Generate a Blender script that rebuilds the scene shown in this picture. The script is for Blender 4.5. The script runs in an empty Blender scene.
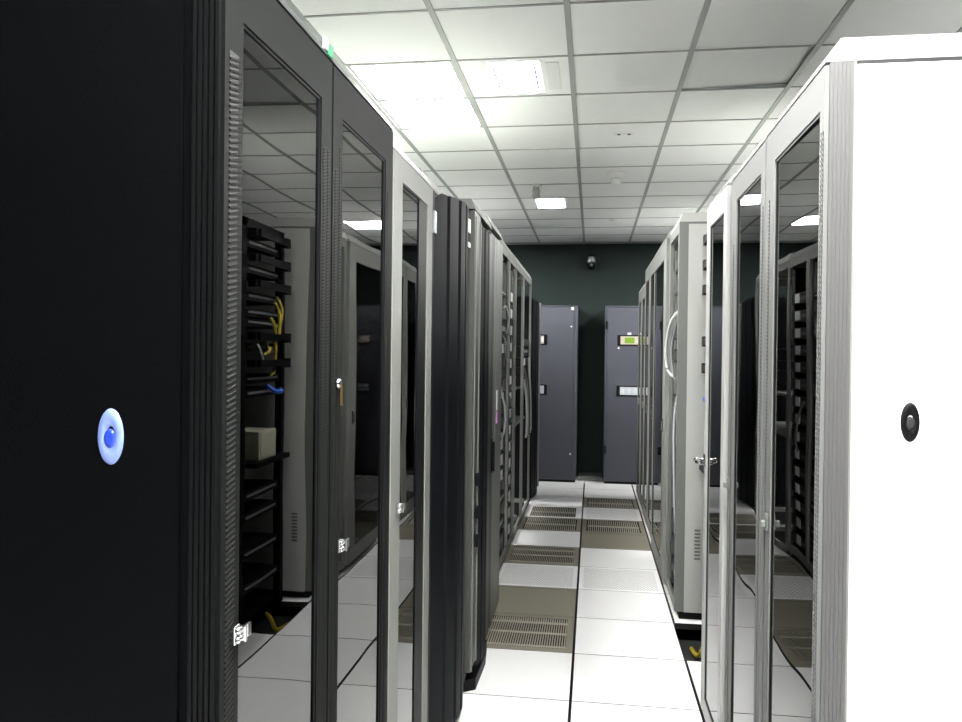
import bpy, math, random
from mathutils import Vector, Matrix
random.seed(7)
SC = bpy.context.scene
COL = SC.collection
PI = math.pi

# ------------------------------------------------------------------ camera
CAM_H = 1.637
yaw, pitch, roll = 0.1410, -0.0083, 0.0114
cam_d = bpy.data.cameras.new('camera')
cam_d.sensor_width = 36.0
cam_d.lens = 784.6 / 962 * 36.0
cam_d.clip_start = 0.05
cam = bpy.data.objects.new('camera', cam_d)
COL.objects.link(cam)
fwd = Vector((-math.sin(yaw) * math.cos(pitch), math.cos(yaw) * math.cos(pitch), math.sin(pitch)))
right = Vector((math.cos(yaw), math.sin(yaw), 0))
up = right.cross(fwd)
r2 = right * math.cos(roll) + up * math.sin(roll)
u2 = -right * math.sin(roll) + up * math.cos(roll)
m = Matrix((r2, u2, -fwd)).transposed().to_4x4()
m.translation = Vector((0, 0, CAM_H))
cam.matrix_world = m
SC.camera = cam

# ------------------------------------------------------------------ world, exposure
w = bpy.data.worlds.new('world')
SC.world = w
w.use_nodes = True
w.node_tree.nodes['Background'].inputs[0].default_value = (0.02, 0.022, 0.024, 1)
w.node_tree.nodes['Background'].inputs[1].default_value = 0.3
vs = SC.view_settings
vs.view_transform = 'Standard'
vs.look = 'None'
vs.exposure = 1.3
vs.gamma = 1.0
vs.use_curve_mapping = False
SC.cycles.sample_clamp_indirect = 6.0
SC.cycles.caustics_reflective = False
SC.cycles.caustics_refractive = False

LIGHT = 72.0            # radiance of the ceiling diffusers
CEIL = 3.165
FX0, FY0 = -0.083, 3.731     # floor grid origin
CX0, CY0 = -0.129, 3.429     # ceiling grid origin
T = 0.6

# ------------------------------------------------------------------ materials
M = {}


def srgb(r, g, b):
    def f(c):
        c /= 255.0
        return c / 12.92 if c <= 0.04045 else ((c + 0.055) / 1.055) ** 2.4
    return (f(r), f(g), f(b), 1)


def mat(name, col, rough=0.5, metal=0.0, noise=0.06, scale=60.0, bump=0.0, bscale=300.0, spec=0.5, vary=0.0, emit=None, es=0.0):
    mt = bpy.data.materials.new(name)
    mt.use_nodes = True
    nt = mt.node_tree
    b = nt.nodes['Principled BSDF']
    b.inputs['Roughness'].default_value = rough
    b.inputs['Metallic'].default_value = metal
    b.inputs['Specular IOR Level'].default_value = spec
    tc = nt.nodes.new('ShaderNodeTexCoord')
    nz = nt.nodes.new('ShaderNodeTexNoise')
    nz.inputs['Scale'].default_value = scale
    nz.inputs['Detail'].default_value = 3
    nt.links.new(tc.outputs['Object'], nz.inputs['Vector'])
    ramp = nt.nodes.new('ShaderNodeMapRange')
    ramp.inputs['To Min'].default_value = 1 - noise
    ramp.inputs['To Max'].default_value = 1 + noise
    nt.links.new(nz.outputs['Fac'], ramp.inputs['Value'])
    mul = nt.nodes.new('ShaderNodeVectorMath')
    mul.operation = 'SCALE'
    mul.inputs[0].default_value = col[:3]
    fac = ramp.outputs['Result']
    if vary:
        oi = nt.nodes.new('ShaderNodeObjectInfo')
        mr = nt.nodes.new('ShaderNodeMapRange')
        mr.inputs['To Min'].default_value = 1 - vary
        mr.inputs['To Max'].default_value = 1 + vary * 0.3
        nt.links.new(oi.outputs['Random'], mr.inputs['Value'])
        mm = nt.nodes.new('ShaderNodeMath')
        mm.operation = 'MULTIPLY'
        nt.links.new(fac, mm.inputs[0])
        nt.links.new(mr.outputs['Result'], mm.inputs[1])
        fac = mm.outputs[0]
    nt.links.new(fac, mul.inputs['Scale'])
    nt.links.new(mul.outputs[0], b.inputs['Base Color'])
    if bump:
        n2 = nt.nodes.new('ShaderNodeTexNoise')
        n2.inputs['Scale'].default_value = bscale
        n2.inputs['Detail'].default_value = 2
        nt.links.new(tc.outputs['Object'], n2.inputs['Vector'])
        bp = nt.nodes.new('ShaderNodeBump')
        bp.inputs['Strength'].default_value = bump
        bp.inputs['Distance'].default_value = 0.002
        nt.links.new(n2.outputs['Fac'], bp.inputs['Height'])
        nt.links.new(bp.outputs['Normal'], b.inputs['Normal'])
    if emit:
        b.inputs['Emission Color'].default_value = emit
        b.inputs['Emission Strength'].default_value = es
    M[name] = mt
    return mt


mat('tile_white', (0.86, 0.86, 0.855), 0.35, noise=0.03, scale=250, vary=0.07)
mat('tile_beige', srgb(134, 130, 116), 0.45, metal=0.25, noise=0.05, scale=90)
mat('grille_bar', srgb(165, 160, 146), 0.4, metal=0.3, noise=0.05)
mat('void_black', (0.008, 0.008, 0.008), 0.9)
mat('subfloor', (0.02, 0.02, 0.02), 0.9)
mat('ceiling_tile', (0.87, 0.88, 0.865), 0.9, noise=0.03, scale=180, bump=0.25, bscale=420, vary=0.05)
mat('grid_bar', srgb(140, 143, 140), 0.55, noise=0.03)
mat('slab', (0.2, 0.2, 0.2), 0.9)
mat('wall_paint', srgb(34, 41, 39), 0.95, spec=0.1, noise=0.08, scale=6, bump=0.1, bscale=200)
mat('black_coat', srgb(5, 6, 7), 0.5, noise=0.25, scale=160, bump=0.35, bscale=520, spec=0.03)
mat('black_plain', srgb(7, 8, 9), 0.5, noise=0.1, spec=0.12)
mat('dark_frame', srgb(11, 13, 12), 0.6, spec=0.08, noise=0.06, scale=120, bump=0.1)
mat('dark_cap', srgb(28, 31, 30), 0.5, noise=0.06)
mat('grey_light', srgb(108, 110, 106), 0.6, spec=0.25, noise=0.03, scale=120, bump=0.08, bscale=450)
mat('grey_mid', srgb(90, 93, 89), 0.42, noise=0.04, scale=120, bump=0.08, bscale=450)
mat('grey_right', srgb(86, 88, 86), 0.6, spec=0.2, noise=0.03, scale=120, bump=0.08, bscale=450)
mat('grey_side', srgb(160, 162, 157), 0.45, noise=0.02)
mat('grey_rib', srgb(64, 64, 64), 0.5, noise=0.03)
mat('grey_green', srgb(52, 54, 50), 0.45, noise=0.04)
mat('white_coat', srgb(232, 233, 230), 0.45, noise=0.02, scale=140, bump=0.2, bscale=420)
mat('white_trim', srgb(140, 141, 139), 0.4, noise=0.02)
mat('chrome', (0.8, 0.8, 0.8), 0.15, metal=1.0, noise=0.02)
mat('brass', srgb(176, 140, 72), 0.35, metal=1.0, noise=0.05)
mat('navy_black', srgb(5, 7, 10), 0.55, noise=0.1, spec=0.12)
mat('ac_blue', srgb(64, 66, 73), 0.55, spec=0.2, noise=0.05, scale=50, bump=0.1)
mat('ac_dark', srgb(60, 63, 72), 0.45, noise=0.05)
mat('plastic_beige', srgb(150, 140, 130), 0.5)
mat('plastic_white', srgb(175, 177, 180), 0.45)
mat('device_ivory', srgb(150, 148, 132), 0.5)
mat('cable_white', srgb(150, 154, 154), 0.5)
mat('cable_grey', srgb(95, 98, 96), 0.5)
mat('cable_yellow', srgb(150, 134, 30), 0.5)
mat('cable_blue', srgb(40, 84, 176), 0.5)
mat('cable_black', srgb(18, 18, 18), 0.5)
mat('cable_purple', srgb(190, 130, 190), 0.5)
mat('silver_front', srgb(130, 134, 136), 0.35, metal=0.5)
mat('sticker_green', srgb(18, 95, 62), 0.5)
mat('sticker_white', srgb(190, 193, 193), 0.5)
mat('sticker_blue', srgb(120, 165, 225), 0.5)
mat('oval_pale', srgb(112, 130, 186), 0.3, noise=0.02)
mat('oval_blue', srgb(36, 60, 165), 0.3, noise=0.02)
mat('lcd_green', srgb(70, 100, 5), 0.4, emit=srgb(150, 195, 10), es=0.12)
mat('lcd_white', srgb(150, 156, 160), 0.4, emit=srgb(215, 225, 232), es=0.06)
mat('lamp', (0.9, 0.9, 0.9), 0.5, noise=0.01, emit=(1.0, 0.99, 0.97, 1), es=LIGHT)
mat('lamp_small', (0.9, 0.9, 0.95), 0.5, noise=0.01, emit=(0.97, 0.96, 1.0, 1), es=9.0)
mat('louvre_blue', srgb(150, 150, 205), 0.4)


def perforated_material():
    mt = bpy.data.materials.new('tile_perforated')
    mt.use_nodes = True
    nt = mt.node_tree
    b = nt.nodes['Principled BSDF']
    b.inputs['Roughness'].default_value = 0.4
    tc = nt.nodes.new('ShaderNodeTexCoord')
    sep = nt.nodes.new('ShaderNodeSeparateXYZ')
    nt.links.new(tc.outputs['Object'], sep.inputs[0])

    def math_(op, a, bb=None):
        n = nt.nodes.new('ShaderNodeMath')
        n.operation = op
        for i, v in enumerate((a, bb)):
            if v is None:
                continue
            if isinstance(v, (int, float)):
                n.inputs[i].default_value = v
            else:
                nt.links.new(v, n.inputs[i])
        return n.outputs[0]
    # staggered rows of round punched holes, 20 mm pitch
    P = 0.0215
    yy = math_('DIVIDE', sep.outputs[1], P)
    row = math_('FLOOR', yy)
    par = math_('MULTIPLY', math_('MODULO', math_('ABSOLUTE', row), 2.0), 0.5)
    xx = math_('ADD', math_('DIVIDE', sep.outputs[0], P), par)
    fx = math_('SUBTRACT', math_('FRACT', xx), 0.5)
    fy = math_('SUBTRACT', math_('FRACT', yy), 0.5)
    d = math_('SQRT', math_('ADD', math_('MULTIPLY', fx, fx), math_('MULTIPLY', fy, fy)))
    hole = math_('LESS_THAN', d, 0.27)
    inx = math_('LESS_THAN', math_('ABSOLUTE', sep.outputs[0]), 0.262)
    iny = math_('LESS_THAN', math_('ABSOLUTE', sep.outputs[1]), 0.262)
    hole = math_('MULTIPLY', hole, math_('MULTIPLY', inx, iny))
    mx = nt.nodes.new('ShaderNodeMix')
    mx.data_type = 'RGBA'
    nt.links.new(hole, mx.inputs['Factor'])
    mx.inputs['A'].default_value = (0.86, 0.86, 0.855, 1)
    mx.inputs['B'].default_value = (0.22, 0.22, 0.21, 1)
    nt.links.new(mx.outputs['Result'], b.inputs['Base Color'])
    M['tile_perforated'] = mt


perforated_material()


def glass_material():
    mt = bpy.data.materials.new('smoked_glass')
    mt.use_nodes = True
    nt = mt.node_tree
    nt.nodes.clear()
    out = nt.nodes.new('ShaderNodeOutputMaterial')
    tr = nt.nodes.new('ShaderNodeBsdfTransparent')
    tr.inputs[0].default_value = (0.10, 0.11, 0.11, 1)
    gl = nt.nodes.new('ShaderNodeBsdfGlossy')
    gl.inputs['Color'].default_value = (1, 1, 1, 1)
    gl.inputs['Roughness'].default_value = 0.012
    tc = nt.nodes.new('ShaderNodeTexCoord')
    nz = nt.nodes.new('ShaderNodeTexNoise')
    nz.inputs['Scale'].default_value = 2.6
    nz.inputs['Detail'].default_value = 0.5
    nt.links.new(tc.outputs['Object'], nz.inputs['Vector'])
    bp = nt.nodes.new('ShaderNodeBump')
    bp.inputs['Strength'].default_value = 0.025
    bp.inputs['Distance'].default_value = 0.05
    nt.links.new(nz.outputs['Fac'], bp.inputs['Height'])
    nt.links.new(bp.outputs['Normal'], gl.inputs['Normal'])
    geo = nt.nodes.new('ShaderNodeNewGeometry')
    dot = nt.nodes.new('ShaderNodeVectorMath')
    dot.operation = 'DOT_PRODUCT'
    nt.links.new(geo.outputs['Normal'], dot.inputs[0])
    nt.links.new(geo.outputs['Incoming'], dot.inputs[1])

    def math_(op, a, bb=None):
        n = nt.nodes.new('ShaderNodeMath')
        n.operation = op
        for i, v in enumerate((a, bb)):
            if v is None:
                continue
            if isinstance(v, (int, float)):
                n.inputs[i].default_value = v
            else:
                nt.links.new(v, n.inputs[i])
        return n.outputs[0]
    c = math_('SUBTRACT', 1.0, math_('ABSOLUTE', dot.outputs['Value']))
    f = math_('ADD', math_('MULTIPLY', math_('POWER', c, 4.6), 0.93), 0.05)   # Fresnel reflection of a glass sheet
    mix = nt.nodes.new('ShaderNodeMixShader')
    nt.links.new(f, mix.inputs[0])
    nt.links.new(tr.outputs[0], mix.inputs[1])
    nt.links.new(gl.outputs[0], mix.inputs[2])
    nt.links.new(mix.outputs[0], out.inputs[0])
    M['smoked_glass'] = mt


glass_material()


# ------------------------------------------------------------------ mesh helpers
class MB:
    def __init__(s):
        s.v = []
        s.f = []

    def box(s, x0, x1, y0, y1, z0, z1):
        x0, x1 = min(x0, x1), max(x0, x1)
        y0, y1 = min(y0, y1), max(y0, y1)
        n = len(s.v)
        s.v += [(x0, y0, z0), (x1, y0, z0), (x1, y1, z0), (x0, y1, z0), (x0, y0, z1), (x1, y0, z1), (x1, y1, z1), (x0, y1, z1)]
        s.f += [tuple(n + i for i in q) for q in ((3, 2, 1, 0), (4, 5, 6, 7), (0, 1, 5, 4), (1, 2, 6, 5), (2, 3, 7, 6), (3, 0, 4, 7))]
        return s

    def hexa(s, pts):
        """eight corners: bottom four (ccw from above), top four"""
        n = len(s.v)
        s.v += [tuple(p) for p in pts]
        s.f += [tuple(n + i for i in q) for q in ((3, 2, 1, 0), (4, 5, 6, 7), (0, 1, 5, 4), (1, 2, 6, 5), (2, 3, 7, 6), (3, 0, 4, 7))]
        return s

    def prism(s, prof, z0, z1, tops=None):
        """prof: (x, y) outline, extruded along z"""
        a = sum(prof[i][0] * prof[(i + 1) % len(prof)][1] - prof[(i + 1) % len(prof)][0] * prof[i][1] for i in range(len(prof)))
        if a < 0:
            prof = prof[::-1]
            if tops:
                tops = tops[::-1]
        n, k = len(s.v), len(prof)
        s.v += [(x, y, z0) for x, y in prof] + [(x, y, (tops[i] if tops else z1)) for i, (x, y) in enumerate(prof)]
        s.f.append(tuple(n + i for i in range(k))[::-1])
        s.f.append(tuple(n + k + i for i in range(k)))
        for i in range(k):
            j = (i + 1) % k
            s.f.append((n + i, n + j, n + k + j, n + k + i))
        return s

    def extr_y(s, prof, y0, y1):
        """prof: (x, z) outline, extruded along y"""
        a = sum(prof[i][0] * prof[(i + 1) % len(prof)][1] - prof[(i + 1) % len(prof)][0] * prof[i][1] for i in range(len(prof)))
        if a < 0:
            prof = prof[::-1]
        n, k = len(s.v), len(prof)
        s.v += [(x, y0, z) for x, z in prof] + [(x, y1, z) for x, z in prof]
        s.f.append(tuple(n + i for i in range(k)))
        s.f.append(tuple(n + k + i for i in range(k))[::-1])
        for i in range(k):
            j = (i + 1) % k
            s.f.append((n + j, n + i, n + k + i, n + k + j))
        return s

    def lathe(s, c, axis, prof, seg=20, sx=1.0):
        """prof: (radius, offset along axis); axis is a unit vector; sx squeezes the first radial direction"""
        ax = Vector(axis).normalized()
        t = Vector((0, 0, 1)) if abs(ax.z) < 0.9 else Vector((0, 1, 0))
        u = ax.cross(t).normalized()
        v = u.cross(ax).normalized()
        c = Vector(c)
        n = len(s.v)
        for r, o in prof:
            for k in range(seg):
                a = 2 * PI * k / seg
                s.v.append(tuple(c + ax * o + u * (r * sx * math.cos(a)) + v * (r * math.sin(a))))
        for i in range(len(prof) - 1):
            for k in range(seg):
                j = (k + 1) % seg
                s.f.append((n + i * seg + k, n + i * seg + j, n + (i + 1) * seg + j, n + (i + 1) * seg + k))
        s.f.append(tuple(n + k for k in range(seg))[::-1])
        e = n + (len(prof) - 1) * seg
        s.f.append(tuple(e + k for k in range(seg)))
        return s

    def tube(s, pts, r, seg=6):
        pts = [Vector(p) for p in pts]
        n = len(s.v)
        for i, p in enumerate(pts):
            d = (pts[min(i + 1, len(pts) - 1)] - pts[max(i - 1, 0)]).normalized()
            t = Vector((0, 0, 1)) if abs(d.z) < 0.9 else Vector((0, 1, 0))
            u = d.cross(t).normalized()
            v = u.cross(d).normalized()
            for k in range(seg):
                a = 2 * PI * k / seg
                s.v.append(tuple(p + u * (r * math.cos(a)) + v * (r * math.sin(a))))
        for i in range(len(pts) - 1):
            for k in range(seg):
                j = (k + 1) % seg
                s.f.append((n + i * seg + k, n + i * seg + j, n + (i + 1) * seg + j, n + (i + 1) * seg + k))
        s.f.append(tuple(n + k for k in range(seg))[::-1])
        e = n + (len(pts) - 1) * seg
        s.f.append(tuple(e + k for k in range(seg)))
        return s

    def build(s, name, material, parent=None, origin=(0, 0, 0), bevel=0.0, smooth=False):
        ox, oy, oz = origin
        me = bpy.data.meshes.new(name)
        me.from_pydata([(x - ox, y - oy, z - oz) for x, y, z in s.v], [], s.f)
        me.materials.append(M[material])
        me.update()
        o = bpy.data.objects.new(name, me)
        COL.objects.link(o)
        if parent is not None:
            o.parent = parent
        else:
            o.location = origin
        if smooth:
            for p in me.polygons:
                p.use_smooth = len(p.vertices) == 4
        if bevel:
            b = o.modifiers.new('bevel', 'BEVEL')
            b.width = bevel
            b.segments = 2
            b.limit_method = 'ANGLE'
        return o


def bez(pts, n=8):
    """smooth line through the points"""
    P = [Vector(p) for p in pts]
    out = []
    for i in range(len(P) - 1):
        p0, p1, p2, p3 = P[max(i - 1, 0)], P[i], P[i + 1], P[min(i + 2, len(P) - 1)]
        for k in range(n):
            t = k / n
            out.append(0.5 * ((2 * p1) + (p2 - p0) * t + (2 * p0 - 5 * p1 + 4 * p2 - p3) * t * t + (3 * p1 - p0 - 3 * p2 + p3) * t ** 3))
    out.append(P[-1])
    return out


def tag(o, label, cat, group=None, kind=None):
    o['label'] = label
    o['category'] = cat
    if group:
        o['group'] = group
    if kind:
        o['kind'] = kind
    return o


def thing(name, loc, label, cat, group=None):
    o = bpy.data.objects.new(name, None)
    COL.objects.link(o)
    o.location = loc
    o.empty_display_size = 0.1
    return tag(o, label, cat, group)


def struct(o, label):
    o['kind'] = 'structure'
    o['label'] = label
    return o


# ------------------------------------------------------------------ room shell
XL, XR, YB, YF = -3.78, 3.58, -2.72, 10.70
floor = struct(MB().box(XL, XR, YB, YF, -0.32, -0.30).build('floor', 'subfloor'), 'white raised floor of square tiles with vented grates in the aisle')
struct(MB().box(XL, XR, YF, YF + 0.1, -0.3, CEIL + 0.15).build('wall_back', 'wall_paint'), 'dark green grey painted end wall behind the cooling units')
struct(MB().box(XL - 0.1, XL, YB, YF, -0.3, CEIL + 0.15).build('wall_left', 'wall_paint'), 'dark painted side wall behind the left rack row')
struct(MB().box(XR, XR + 0.1, YB, YF, -0.3, CEIL + 0.15).build('wall_right', 'wall_paint'), 'dark painted side wall behind the right rack row')
struct(MB().box(XL, XR, YB - 0.1, YB, -0.3, CEIL + 0.15).build('wall_front', 'wall_paint'), 'dark painted wall at the near end of the aisle')
ceiling = struct(MB().box(XL, XR, YB, YF, CEIL + 0.12, CEIL + 0.15).build('ceiling', 'slab'), 'suspended ceiling of white square tiles in a grey grid')

# ---- floor tiles
GX, GY = 0.586, 0.594
me_plain = None


def tile_mesh(name, mb, material, edge=None):
    me = bpy.data.meshes.new(name)
    me.from_pydata(mb.v, [], mb.f)
    me.materials.append(M[material])
    if edge:
        me.materials.append(M[edge])
        for p in me.polygons:
            if abs(p.normal.z) < 0.5:
                p.material_index = 1
    me.update()
    return me


hx, hy = GX / 2, GY / 2
me_plain = tile_mesh('floor_tile', MB().box(-hx, hx, -hy, hy, -0.035, 0), 'tile_white', 'void_black')
me_perf = tile_mesh('perforated_tile', MB().box(-hx, hx, -hy, hy, -0.035, 0), 'tile_perforated', 'void_black')


def frame_mb(bw, by0, by1):
    mb = MB()
    mb.box(-hx, -hx + bw, -hy, hy, -0.035, 0)
    mb.box(hx - bw, hx, -hy, hy, -0.035, 0)
    mb.box(-hx + bw, hx - bw, -hy, -hy + by0, -0.035, 0)
    mb.box(-hx + bw, hx - bw, hy - by1, hy, -0.035, 0)
    return mb


def bars_mb(bw, by0, by1, n, barw, cross):
    mb = MB()
    x0, x1 = -hx + bw, hx - bw
    for k in range(n):
        x = x0 + (k + 0.5) * (x1 - x0) / n
        mb.box(x - barw / 2, x + barw / 2, -hy + by0, hy - by1, -0.009, -0.002)
    for c, cw in cross:
        mb.box(x0, x1, c - cw / 2, c + cw / 2, -0.009, -0.001)
    return mb


me_gfr = tile_mesh('grate_tile', frame_mb(0.04, 0.05, 0.05), 'tile_beige', 'void_black')
me_gfr_w = tile_mesh('grate_tile', frame_mb(0.06, 0.05, 0.05), 'tile_white', 'void_black')
me_gbar = tile_mesh('grille', bars_mb(0.04, 0.05, 0.05, 36, 0.0062, ((0.0, 0.014), (0.175, 0.018), (-0.21, 0.006))), 'grille_bar')
me_gbar2 = tile_mesh('grille', bars_mb(0.05, 0.05, 0.05, 26, 0.0085, ((0.0, 0.03),)), 'grille_bar')
me_mfr = tile_mesh('mesh_tile', frame_mb(0.025, 0.02, 0.03), 'tile_beige', 'void_black')
mbm = MB()
for k in range(44):
    y = -hy + 0.02 + (k + 0.5) * (GY - 0.05) / 44
    mbm.box(-hx + 0.025, hx - 0.025, y - 0.0048, y + 0.0048, -0.012, -0.001)
for k in range(5):
    x = -hx + (k + 1) * GX / 6
    mbm.box(x - 0.004, x + 0.004, -hy + 0.02, hy - 0.03, -0.034, -0.006)
me_mbar = tile_mesh('fine_mesh', mbm, 'tile_beige')
me_pan = tile_mesh('under_tray', MB().box(-hx, hx, -hy, hy, -0.09, -0.085), 'void_black')

special = {(-1, 1): 'G', (-1, 2): 'M', (-1, 3): 'P', (-1, 4): 'G', (-1, 6): 'H', (-1, 7): 'W',
           (0, 3): 'P', (0, 5): 'M', (0, 6): 'H', (0, 7): 'P', (0, 8): 'H'}
HOLE = {(1, 1)}


def add_part(name, me, parent, loc=(0, 0, 0)):
    o = bpy.data.objects.new(name, me)
    COL.objects.link(o)
    o.parent = parent
    o.location = loc
    return o


for j in range(-6, 6):
    for i in range(-10, 11):
        if (j, i) in HOLE:
            continue
        loc = (FX0 + (j + 0.5) * T, FY0 + (i + 0.5) * T, 0)
        k = special.get((j, i))
        if k is None:
            add_part('floor_tile', me_plain, floor, loc)
        elif k == 'P':
            add_part('perforated_tile', me_perf, floor, loc)
        else:
            fr, br = {'G': (me_gfr, me_gbar), 'H': (me_gfr, me_gbar2), 'W': (me_gfr_w, me_gbar2), 'M': (me_mfr, me_mbar)}[k]
            t = add_part('grate_tile' if k != 'M' else 'mesh_tile', fr, floor, loc)
            g = add_part('grille' if k != 'M' else 'fine_mesh', br, t)
            g['kind'] = 'stuff'
            add_part('under_tray', me_pan, t)
# the lifted tile in front of the open rack leaves a dark opening
MB().box(0.52, 1.117, 4.333, 4.930, -0.13, -0.10).build('under_tray', 'dark_cap', floor)
# floor margin against the walls
MB().box(XL, XR, FY0 + 11 * T + 0.003, YF, -0.035, 0).build('floor_edge', 'tile_white', floor)
MB().box(XL, XR, YB, FY0 - 10 * T - 0.003, -0.035, 0).build('floor_edge', 'tile_white', floor)
MB().box(XL, FX0 - 6 * T - 0.007, FY0 - 10 * T, FY0 + 11 * T, -0.035, 0).build('floor_edge', 'tile_white', floor)
MB().box(FX0 + 6 * T + 0.007, XR, FY0 - 10 * T, FY0 + 11 * T, -0.035, 0).build('floor_edge', 'tile_white', floor)

# ---- ceiling tiles, grid, lights
me_ct = tile_mesh('ceiling_tile', MB().box(-0.294, 0.294, -0.298, 0.298, 0.0, 0.018), 'ceiling_tile')
# lit fixtures: (column, row); small aisle fixtures
LIT = {(-2, 1): 'white square ceiling light panel over the left row, nearer of the lit pair',
       (-2, 2): 'white square ceiling light panel over the left row, farther of the lit pair',
       (-4, 6): 'unseen added white square ceiling light panel behind the distant left racks',  # out of view, added to brighten the far racks and ceiling
       (-3, 9): 'white square ceiling light panel at the far left by the end wall',
       (2, 9): 'white square ceiling light panel over the right row near the end wall',
       (3, 2): 'unseen added white square ceiling light panel over the right row, behind the open black rack',  # hidden fill panel, added to bounce light off the rack tops
       (3, 3): 'unseen added white square ceiling light panel over the right row, behind the tall grey rack',  # hidden above the rack tops, added to lift the far right side
       (0, -4): 'white square ceiling light panel over the near aisle, just above the camera',
       (0, -5): 'white square ceiling light panel over the near aisle, right behind the camera',
       (4, 5): 'unseen added white square ceiling light panel behind the right row, beyond the tall grey rack',  # unseen, added so its bounce lifts the middle of the ceiling
       (-5, 3): 'unseen added white square ceiling light panel behind the left row, beyond the bulging black rack',  # added out of sight to bounce light up from the floor behind
       (-5, 8): 'unseen added white square ceiling light panel behind the left row, by the last frame rack',  # extra hidden panel, added to raise the far ceiling brightness
       (0, -7): 'white square ceiling light panel over the aisle, well behind the camera',
       }
SMALL = {(-1, 1): 'recessed ceiling luminaire with pale violet louvre edges, nearer one over the aisle',
         (-1, 7): 'recessed ceiling luminaire far down the aisle beside the hanging nozzle'}
for j in range(-6, 6):
    for i in range(-10, 12):
        c = (CX0 + (j + 0.5) * T, CY0 + (i + 0.5) * T, CEIL)
        if (j, i) in LIT:
            t = thing('ceiling_light', c, LIT[(j, i)], 'ceiling light', 'square ceiling light panels')
            mb = MB()
            mb.box(-0.292, 0.292, -0.296, -0.27, 0, 0.06).box(-0.292, 0.292, 0.27, 0.296, 0, 0.06)
            mb.box(-0.292, -0.266, -0.27, 0.27, 0, 0.06).box(0.266, 0.292, -0.27, 0.27, 0, 0.06)
            mb.box(-0.292, 0.292, -0.296, 0.296, 0.06, 0.07)
            mb.build('housing', 'white_trim', t)
            MB().box(-0.266, 0.266, -0.27, 0.27, 0.008, 0.014).build('diffuser', 'lamp', t)
        elif (j, i) in SMALL:
            t = thing('recessed_luminaire', c, SMALL[(j, i)], 'ceiling light', 'recessed luminaires over the aisle')
            x0, x1, y0, y1 = -0.145, 0.135, -0.24, 0.25
            mb = MB()
            mb.box(-0.294, x0, -0.298, 0.298, 0, 0.02).box(x1, 0.294, -0.298, 0.298, 0, 0.02)
            mb.box(x0, x1, -0.298, y0, 0, 0.02).box(x0, x1, y1, 0.298, 0, 0.02)
            mb.build('plate', 'ceiling_tile', t)
            MB().box(x0, x1, y0, y1, 0.006, 0.012).build('diffuser', 'lamp_small', t)
            for xx in (x0 + 0.03, x1 - 0.03):
                MB().box(xx - 0.006, xx + 0.006, y0 + 0.07, y1 - 0.03, 0.0, 0.0055).build('louvre', 'louvre_blue', t)
            MB().box(x1 + 0.03, x1 + 0.10, y0 + 0.02, y1 - 0.05, -0.004, 0.0).build('cover_plate', 'white_coat', t)
        else:
            o = add_part('ceiling_tile', me_ct, ceiling, c)
            if (j, i) == (1, 1):          # this tile sits crooked in its grid
                o.rotation_euler = (0.010, -0.022, 0)
                o.location.z += 0.012
for j in range(-6, 7):
    x = CX0 + j * T
    MB().box(x - 0.0135, x + 0.0135, YB, YF, CEIL - 0.006, CEIL - 0.0005).box(x - 0.002, x + 0.002, YB, YF, CEIL - 0.0005, CEIL + 0.035).build('grid_bar', 'grid_bar', ceiling)
for i in range(-10, 13):
    y = CY0 + i * T
    if y > YF:
        continue
    mb = MB().box(XL, XR, y - 0.0075, y + 0.0075, CEIL - 0.004, CEIL - 0.0006)
    mb.build('cross_bar', 'grid_bar', ceiling)
MB().box(XL, XR, CY0 + 12 * T + 0.012, YF, CEIL, CEIL + 0.018).build('ceiling_tile', 'ceiling_tile', ceiling)
MB().box(XL, CX0 - 6 * T - 0.012, YB, YF, CEIL, CEIL + 0.018).build('ceiling_tile', 'ceiling_tile', ceiling)
MB().box(CX0 + 6 * T + 0.012, XR, YB, YF, CEIL, CEIL + 0.018).build('ceiling_tile', 'ceiling_tile', ceiling)
MB().box(XL, XR, YF - 0.02, YF - 0.001, CEIL - 0.02, CEIL - 0.007).build('trim_1', 'grid_bar', ceiling)


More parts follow.
